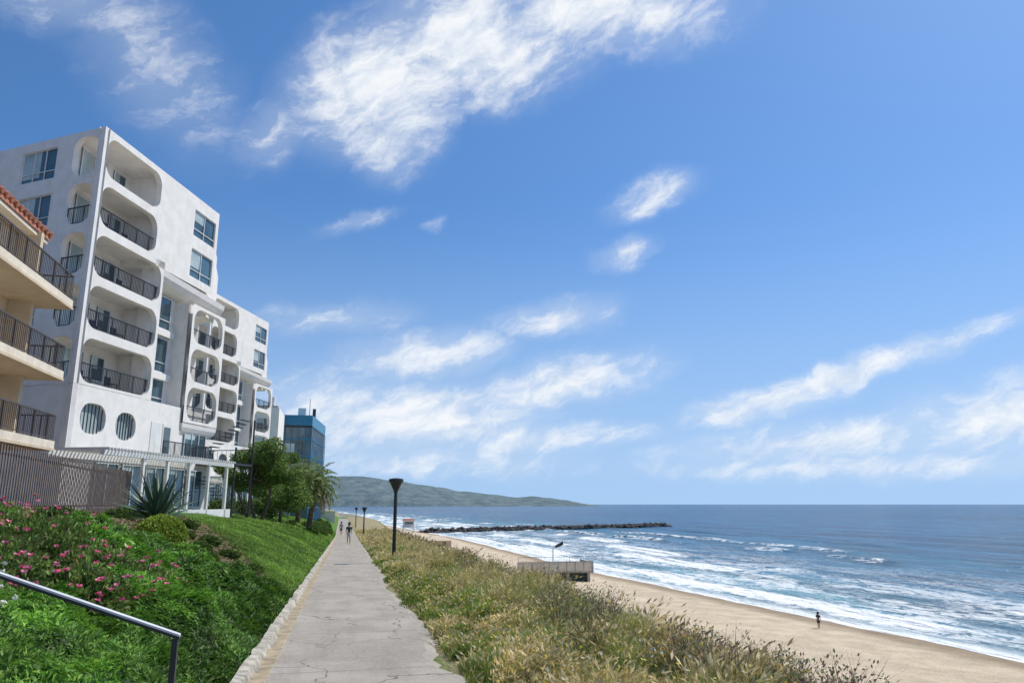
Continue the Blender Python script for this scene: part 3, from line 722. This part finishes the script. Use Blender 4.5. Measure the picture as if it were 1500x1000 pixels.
G=Acc(); x,y=-4.25,20.; shrub_mass(G,x,y,float(zgt(x,y))+.02,.72,.72,.62,9000,.06,[[.31,.44,.06],[.21,.34,.04],[.42,.50,.10]],[.4,.35,.25],.4,.2,.6,.15); G.make('round_bush',[M['fol']])
G=Acc()
for (x,y,r) in((-3.1,19.2,.45),(-2.4,19.8,.4),(-6.4,26,.7),(-7.3,30,.8),(-7.9,35,.8),(-5.4,18.6,.6),(-6.6,20,.7),(-2.2,20.9,.4),(-3.6,23.,.45),(-4.8,26,.5),(-1.6,18.2,.35),(-3.5,20.8,.45),(-2.9,21.6,.4),(-4.2,22.6,.4),(-1.9,19.2,.3),(-6.0,22.5,.5)):
    shrub_mass(G,x,y,float(zgt(x,y)),r,r,r*.6,3500,.07,[[.14,.24,.05],[.09,.17,.04],[.22,.27,.08]],[.4,.4,.2],.4,.4)
n=26000; y=rng.uniform(15,40,n); x=rng.uniform(-9,-1.1,n); ok=(y<lawn_near(x)+2); x,y=x[ok],y[ok]; n=len(x)
V,q,c=leaves(np.stack([x,y,zgt(x,y)+.01],1),rng.normal(size=(n,3))*np.array([1,1,.25]),rng.uniform(.05,.13,n),palette(n,[[.20,.13,.08],[.30,.22,.13],[.1,.07,.05],[.16,.25,.06]],[.3,.2,.12,.38]),.5); G.add(V,q,None,c)
G.make('low_shrubs',[M['fol']])
# agave
ag=MB([mat('agave_leaf',(.085,.15,.095),.5,var=.3,scale=3)])
ax,ay=-5.25,24.; az_=float(zgt(ax,ay))-.05
for k in range(52):
    th=k*2.39996+rng.uniform(-.2,.2); el=math.radians(12+68*(k/52)**.8+rng.uniform(-6,6)); Ln=rng.uniform(1.25,1.75); n=8
    prev=None; side=Vector((-math.sin(th),math.cos(th),0)); pos=Vector((ax,ay,az_+.15)); e2=el
    for i in range(n+1):
        t_=i/n; w=.085*math.sin(math.pi*min(1,(t_*.8+.2)))**.6*(1-t_**3) if i<n else .003
        dr=Vector((math.cos(th)*math.cos(e2),math.sin(th)*math.cos(e2),math.sin(e2))); nrm=dr.cross(side)
        cur=(pos-side*w,pos+nrm*w*.45,pos+side*w)
        if prev:
            ag.face([prev[0],prev[1],cur[1],cur[0]]); ag.face([prev[1],prev[2],cur[2],cur[1]])
        prev=cur; pos=pos+dr*(Ln/n); e2-=.05*(1.2-el/1.6)
ag.make('agave_plant',smooth=False,recalc=False)
def tree(name,x,y,H,crown,trunks,leafn,size,cs,w,spread=1.):
    T=empty(name); z=float(zgt(x,y)); tb_=MB([M['bark']])
    for (bx_,by_,tx,ty,tz,r) in trunks:
        a=Vector((x+bx_,y+by_,z-.2)); b_=Vector((x+tx,y+ty,z+tz)); mid=(a*.5+b_*.5)+Vector((rng.normal()*.15,rng.normal()*.15,0))
        tb_.tube(a,mid,r,r*.75); tb_.tube(mid,b_,r*.75,r*.5)
        for (cx,cy,cz,cr) in crown:
            if rng.random()<.6: tb_.tube(b_,(x+cx,y+cy,z+cz),r*.45,r*.12,n=6)
    G=Acc()
    for (cx,cy,cz,cr) in crown:
        n=int(leafn*cr*cr)
        D=rng.normal(size=(n,3)); D/=np.linalg.norm(D,axis=1,keepdims=True)
        R=(.5+.75*fbm(np.arctan2(D[:,1],D[:,0])*2+cx*5,D[:,2]*3+cz*3,int(abs(cx*31+cz*17))%91,3))*np.where(rng.random(n)<.3,rng.uniform(.3,1,n),rng.uniform(.85,1.05,n))
        P=np.array([x+cx,y+cy,z+cz])+D*R[:,None]*np.array([cr,cr,cr*.8])
        V,q,c=leaves(P,D+rng.normal(size=(n,3))*.8,rng.uniform(.6,1.3,n)*size,palette(n,cs,w,.3)*rng.uniform(.75,1.25),.55); G.add(V,q,None,c)
    tb_.make('trunk',T); G.make('crown',[M['fol']],T); return T
tg=[[.15,.25,.055],[.09,.17,.035],[.26,.34,.10]]
cr=[(rng.uniform(-2.4,2.3),rng.uniform(-1.8,1.8),rng.uniform(2.1,5.1),rng.uniform(.5,.95)) for _ in range(30)]
cr=[c for c in cr if abs(c[0])/2.7+(abs(c[2]-3.7)/2)<1.25]+[(0,0,4.9,.9),(-1.2,0,4.3,1.0),(1.3,0,4.2,.9),(2.3,0,3.,.9)]
tree('garden_tree',-5.9,57,5.5,cr,[(0,0,-.6,0,2.4,.14),(.3,0,.9,0,2.6,.13),(-.5,.1,-1.5,0,2.2,.1)],2800,.13,tg,[.4,.35,.25])
cr=[(rng.uniform(-2,2),rng.uniform(-2,2),rng.uniform(1.,4.),rng.uniform(.7,1.1)) for _ in range(18)]
tree('garden_tree.001',-4.9,66,4.5,cr,[(0,0,0,0,2,.15)],1700,.16,tg,[.4,.35,.25])
def palm(name,x,y,h,L,nf=46):
    T=empty(name); z=float(zgt(x,y)); tb_=MB([M['bark']])
    for i in range(8): tb_.tube((x+.04*i,y,z-.2+h*i/8),(x+.04*(i+1),y,z-.2+h*(i+1)/8+.02),.3-.01*i,.25-.01*i,n=10)
    tb_.make('trunk',T); G=Acc(); c0=np.array([x+.3,y,z+h]); PP=[];DD=[];SS=[];CC=[]
    for k in range(nf):
        th=k*2.39996; e0=math.radians(80-115*(k/nf)); n=22; pos=c0.copy(); e_=e0; pts=[]
        for i in range(n):
            d_=np.array([math.cos(th)*math.cos(e_),math.sin(th)*math.cos(e_),math.sin(e_)]); pts.append((pos.copy(),d_)); pos=pos+d_*L/n; e_-=.075*(1+.5*(i/n))*max(.25,math.cos(e_)+.15)
        s=np.array([-math.sin(th),math.cos(th),0])
        cs_=np.array([.20,.27,.08]) if k<nf*.7 else np.array([.30,.23,.11])
        for i,(pp,d_) in enumerate(pts):
            for sg in(-1,1):
                ll=.62*math.sin(math.pi*(.12+.85*i/n))+.1
                Dn=(d_*.55+s*sg*.8+np.array([0,0,-.45])); Dn/=np.linalg.norm(Dn)
                for _ in range(2):
                    PP.append(pp+Dn*ll*.5+rng.normal(size=3)*.03);DD.append(Dn+rng.normal(size=3)*.08);SS.append(ll);CC.append(cs_*rng.uniform(.6,1.3))
    V,q,c=leaves(np.array(PP),np.array(DD),np.array(SS),np.array(CC),.14); G.add(V,q,None,c)
    G.make('fronds',[M['fol']],T)
palm('palm_tree',-2.9,74,4.2,3.2,40); palm('palm_tree.001',-4.6,86,4.9,3.4,40)
G=Acc()
for k in range(26):
    y=70+k*2.6; x=float(xl(y))-1.2-rng.uniform(0,2.4)-.02*(100-y)*(y<100); r=rng.uniform(.6,1.1)
    shrub_mass(G,x,y,float(zgt(x,y)),r,r,r*.9,1200,.16,[[.13,.24,.045],[.08,.15,.03],[.22,.28,.07]],[.4,.35,.25],.3,.4)
for k in range(14):
    y=62+k*3; x=-7.5-rng.uniform(0,2.); r=rng.uniform(1.2,1.9)
    shrub_mass(G,x,y,float(zgt(x,y)),r,r,r*1.2,1400,.2,[[.10,.18,.035],[.06,.12,.03],[.17,.22,.055]],[.4,.35,.25],.3,.4)
G.make('hedge',[M['fol']])
q=MB([M['cream'],M['steel']]); zz=float(pz(np.array(170.))); q.box(-5,-1.2,170,172,zz-.5,zz+2.8,0); q.box(-5.2,-1.0,169.8,172.2,zz+2.8,zz+3.,0); q.make('garden_wall.001')
# ------------------------------------------------------------------ people
def skin(name,pts,edges,rad,material,parent,sub=2):
    me=bpy.data.meshes.new(name); me.from_pydata(pts,edges,[]); me.materials.append(material)
    o=bpy.data.objects.new(name,me); link(o,parent)
    m=o.modifiers.new('s','SKIN')
    for i,r in enumerate(rad):
        v=me.skin_vertices[0].data[i]; v.radius=(r,r)
    me.skin_vertices[0].data[0].use_root=True
    s=o.modifiers.new('d','SUBSURF'); s.levels=sub; s.render_levels=sub
    return o
def person(name,loc,rot,skinc,hairc,shirt,pants,stride=.22,longhair=False,skirt=False):
    P=empty(name,loc); P.rotation_euler[2]=rot
    ms=mat(name+'_skin',skinc,.6,var=.05); mh=mat(name+'_hair',hairc,.8,var=.1); m1=mat(name+'_top',shirt,.9,var=.1); m2=mat(name+'_bottom',pants,.9,var=.1)
    s=stride
    pts=[(0,0,.93),(0,0,1.08),(0,.01,1.25),(0,0,1.42),(0,.01,1.50),(0,.02,1.56),(0,.02,1.66),
     (-.17,0,1.40),(-.22,-s*.45,1.14),(-.23,-s*.2+.02,.90),(.17,0,1.40),(.22,s*.45,1.14),(.23,s*.8,.92),
     (-.09,0,.90),(-.10,s*.75,.50),(-.10,s*.85,.09),(-.10,s*.85+.14,.04),(.09,0,.90),(.10,-s*.35,.50),(.10,-s*1.25,.12),(.10,-s*1.25+.13,.05)]
    ed=[(0,1),(1,2),(2,3),(3,4),(4,5),(5,6),(3,7),(7,8),(8,9),(3,10),(10,11),(11,12),(0,13),(13,14),(14,15),(15,16),(0,17),(17,18),(18,19),(19,20)]
    rad=[.11,.10,.115,.10,.052,.085,.085,.055,.042,.03,.055,.042,.03,.085,.058,.038,.035,.085,.058,.038,.035]
    skin('body',pts,ed,rad,ms,P)
    q=MB([ms,mh])
    q.hexa([(-.015,.09,1.60),(.015,.09,1.60),(.01,.10,1.66),(-.01,.10,1.66),(-.012,.135,1.602),(.012,.135,1.602),(.006,.115,1.66),(-.006,.115,1.66)],0)
    for sx in(-.095,.095): q.tube((sx,.02,1.60),(sx,.02,1.65),.016,.02,0)
    q.tube((-.035,.103,1.64),(-.035,.112,1.64),.012,.01,1); q.tube((.035,.103,1.64),(.035,.112,1.64),.012,.01,1); q.box(-.025,.025,.10,.107,1.565,1.573,1)
    q.make('face',P)
    hp=[(0,-.005,1.68),(0,.01,1.72)]+([(0,-.07,1.60),(0,-.09,1.42)] if longhair else [(0,-.04,1.62)])
    skin('hair',hp,[(0,1),(0,2)]+([(2,3)] if longhair else []),[.105,.085]+([.08,.05] if longhair else [.075]),mh,P)
    skin('shirt',[(0,0,.98),(0,0,1.1),(0,.01,1.25),(0,0,1.41),(-.18,0,1.40),(-.215,-s*.3,1.20),(.18,0,1.40),(.215,s*.3,1.20)],[(0,1),(1,2),(2,3),(3,4),(4,5),(3,6),(6,7)],[.135,.125,.14,.11,.075,.062,.075,.062],m1,P)
    if skirt: skin('skirt',[(0,0,1.0),(0,0,.85),(0,.02,.62)],[(0,1),(1,2)],[.13,.17,.22],m2,P)
    else: skin('shorts',[(0,0,.98),(0,0,.9),(-.09,s*.1,.84),(-.10,s*.6,.56),(.09,-.03,.84),(.10,-s*.25,.56)],[(0,1),(1,2),(2,3),(1,4),(4,5)],[.13,.125,.10,.085,.10,.085],m2,P)
    for sx,hy in((-.23,-s*.2+.02),(.23,s*.8)):
        hz=.90 if sx<0 else .92
        hpnts=[(sx,hy,hz),(sx,hy+.01,hz-.07)]; he=[(0,1)]; hr_=[.022,.026]
        for j,(oy,ll) in enumerate(((-.03,.055),(-.01,.07),(.01,.075),(.03,.065))):
            b0=len(hpnts); hpnts+=[(sx,hy+.01+oy,hz-.10),(sx*.98,hy+.015+oy,hz-.10-ll*.55),(sx*.94,hy+.02+oy,hz-.10-ll)]; he+=[(1,b0),(b0,b0+1),(b0+1,b0+2)]; hr_+=[.010,.009,.008]
        b0=len(hpnts); hpnts+=[(sx*.93,hy+.045,hz-.05),(sx*.9,hy+.06,hz-.09)]; he+=[(0,b0),(b0,b0+1)]; hr_+=[.011,.009]
        skin('hand',hpnts,he,hr_,ms,P,1)
    return P
def gz(x,y): return float(pz(np.array(float(y))))+.012
person('walking_person',(.75,66,gz(.5,66)),math.pi,(.42,.27,.19),(.03,.02,.015),(.05,.05,.06),(.5,.5,.52),.24)
person('walking_person.001',(.15,108,gz(0,108)),math.pi,(.42,.27,.19),(.03,.02,.015),(.3,.3,.33),(.05,.05,.07),.2,True)
bp=(52.8,78.); person('beach_person',(bp[0],bp[1],float(hgt(*bp))-.02),math.radians(-60),(.35,.22,.15),(.03,.02,.015),(.03,.03,.035),(.04,.04,.05),.08,True)
# ------------------------------------------------------------------ world
SEL=math.radians(55); SAZ=math.radians(66)
w=bpy.data.worlds.new('World'); SC.world=w; w.use_nodes=True
t=NT(w.node_tree); bg=w.node_tree.nodes['Background']
tc=t.add('ShaderNodeTexCoord').outputs['Generated']
nrm=t.add('ShaderNodeVectorMath',operation='NORMALIZE'); t.l.new(tc,nrm.inputs[0]); sp=t.add('ShaderNodeSeparateXYZ'); t.l.new(nrm.outputs[0],sp.inputs[0])
sky=t.add('ShaderNodeTexSky'); sky.sky_type='NISHITA'; sky.sun_disc=False; sky.sun_elevation=SEL; sky.sun_rotation=SAZ; sky.air_density=1.; sky.dust_density=.3; sky.ozone_density=2.5
cz=t.add('ShaderNodeCombineXYZ'); t.l.new(sp.outputs[0],cz.inputs[0]); t.l.new(sp.outputs[1],cz.inputs[1]); t.l.new(t.math('ADD',t.math('MULTIPLY',t.math('MAXIMUM',sp.outputs[2],0.),.9),.2),cz.inputs[2])
nz_=t.add('ShaderNodeVectorMath',operation='NORMALIZE'); t.l.new(cz.outputs[0],nz_.inputs[0]); t.l.new(nz_.outputs[0],sky.inputs[0])
az=t.math('DEGREES',t.math('ARCTAN2',sp.outputs[0],sp.outputs[1])); el=t.math('DEGREES',t.math('ARCSINE',sp.outputs[2]))
cv=t.add('ShaderNodeCombineXYZ'); t.l.new(az,cv.inputs[0]); t.l.new(el,cv.inputs[1])
wn=t.add('ShaderNodeTexNoise'); t.l.new(cv.outputs[0],wn.inputs['Vector']); wn.inputs['Scale'].default_value=.2; wn.inputs['Detail'].default_value=5; wn.inputs['Roughness'].default_value=.6
wv=t.add('ShaderNodeVectorMath',operation='MULTIPLY_ADD')
sb=t.add('ShaderNodeVectorMath',operation='SUBTRACT'); t.l.new(wn.outputs[1],sb.inputs[0]); sb.inputs[1].default_value=(.5,.5,.5)
t.l.new(sb.outputs[0],wv.inputs[0]); wv.inputs[1].default_value=(5,2.6,0); t.l.new(cv.outputs[0],wv.inputs[2])
BL=[(1.5,31,8.5,5.,20,1.45),(9.7,34.3,11,4.8,5,1.45),(20,36.2,12,3.4,-5,1.3),(3.5,28,5,3.4,30,1.3),(-15.5,29.5,9,5,-35,.65),(-24,32.5,11,3,0,.8),(-6.5,26.9,4.8,2.6,25,.75),
(24.4,23.2,4.6,1.7,15,1.),(21.8,18.9,3.,1.4,15,1.),(.5,21.1,4,.9,22,.65),(6.5,21.4,1.3,.6,20,.55),(16,14.2,6.,1.8,8,1.),(-.7,13.9,7,1.7,5,.7),(5.7,11.3,7.5,2.3,8,1.1),
(16.4,9.0,9,2.2,12,1.2),(4.8,6.3,12,3.3,5,1.25),(-1,7,7,3.2,0,1.1),(15.3,4.8,10,1.4,3,.95),(38.2,9.3,11,1.15,15,1.2),(31.5,7.3,7,1.4,12,1.2),(38.4,4.6,17,2.1,4,1.),(49,5.6,14,3.,6,1.1),(6,3.4,16,1.8,0,.8),(40,2.6,22,1.4,0,.8),
(75,22,16,5,10,.8),(-65,25,16,6,0,.8),(150,25,30,8,0,.8)]
acc=None
for (a,e_,ra,rb,ro,stg) in BL:
    m=t.mapping(wv.outputs[0],(a,e_,0),(0,0,math.radians(ro)),(ra,rb,1),'TEXTURE')
    ln=t.add('ShaderNodeVectorMath',operation='LENGTH'); t.l.new(m,ln.inputs[0])
    v=t.mr(ln.outputs['Value'],.0,1.5,stg,0)
    acc=v if acc is None else t.math('MAXIMUM',acc,v)
nf=t.noise(t.mapping(wv.outputs[0],(0,0,0),(0,0,math.radians(24)),(2.6,1.0,1),'TEXTURE'),.62,9,.62,.2)
ng=t.noise(t.mapping(cv.outputs[0],(0,0,0),(0,0,math.radians(10)),(2.2,.9,1),'TEXTURE'),.40,8,.6,.1)
nmix=t.math('ADD',t.math('MULTIPLY',nf,.6),t.math('MULTIPLY',ng,.4))
val=t.math('ADD',acc,t.math('MULTIPLY',t.math('MULTIPLY',t.math('SUBTRACT',nmix,.52),2.7),t.math('MINIMUM',t.math('MULTIPLY',acc,1.7),1.)))
veil=t.math('MULTIPLY',t.mr(acc,.05,.95),.30)
al=t.math('MULTIPLY',t.math('MAXIMUM',t.mr(val,.10,1.45),veil),.95)
shade=t.mix(t.mr(nf,.35,.65),(7.6,8.3,9.2,1),(9.6,9.8,10.,1))
hs=t.add('ShaderNodeHueSaturation'); hs.inputs['Saturation'].default_value=1.15; hs.inputs['Value'].default_value=1.3; t.l.new(sky.outputs[0],hs.inputs['Color'])
tint=t.mix(1.,hs.outputs[0],(.84,1.02,1.14,1),'MULTIPLY')
haze=t.mix(t.mr(el,-2,24,.85,0),tint,(4.3,6.2,8.8,1))
fin=t.mix(al,haze,shade)
t.l.new(fin,bg.inputs[0]); bg.inputs[1].default_value=.10
w.cycles.sampling_method='MANUAL'; w.cycles.sample_map_resolution=256
sl=bpy.data.lights.new('sun','SUN'); sl.energy=4.7; sl.angle=math.radians(.5); sl.color=(1,.955,.87)
so=bpy.data.objects.new('sun',sl); S=Vector((math.cos(SEL)*math.sin(SAZ),math.cos(SEL)*math.cos(SAZ),math.sin(SEL)))
so.rotation_euler=(-S).to_track_quat('-Z','Y').to_euler(); link(so)
cd=bpy.data.cameras.new('camera'); cd.sensor_width=36; cd.lens=26; cd.clip_start=.1; cd.clip_end=100000
co=bpy.data.objects.new('camera',cd); co.rotation_euler=(math.radians(90+12.394),0,math.radians(-12.706)); link(co); SC.camera=co
SC.view_settings.view_transform='Standard'; SC.view_settings.look='None'; SC.view_settings.exposure=0
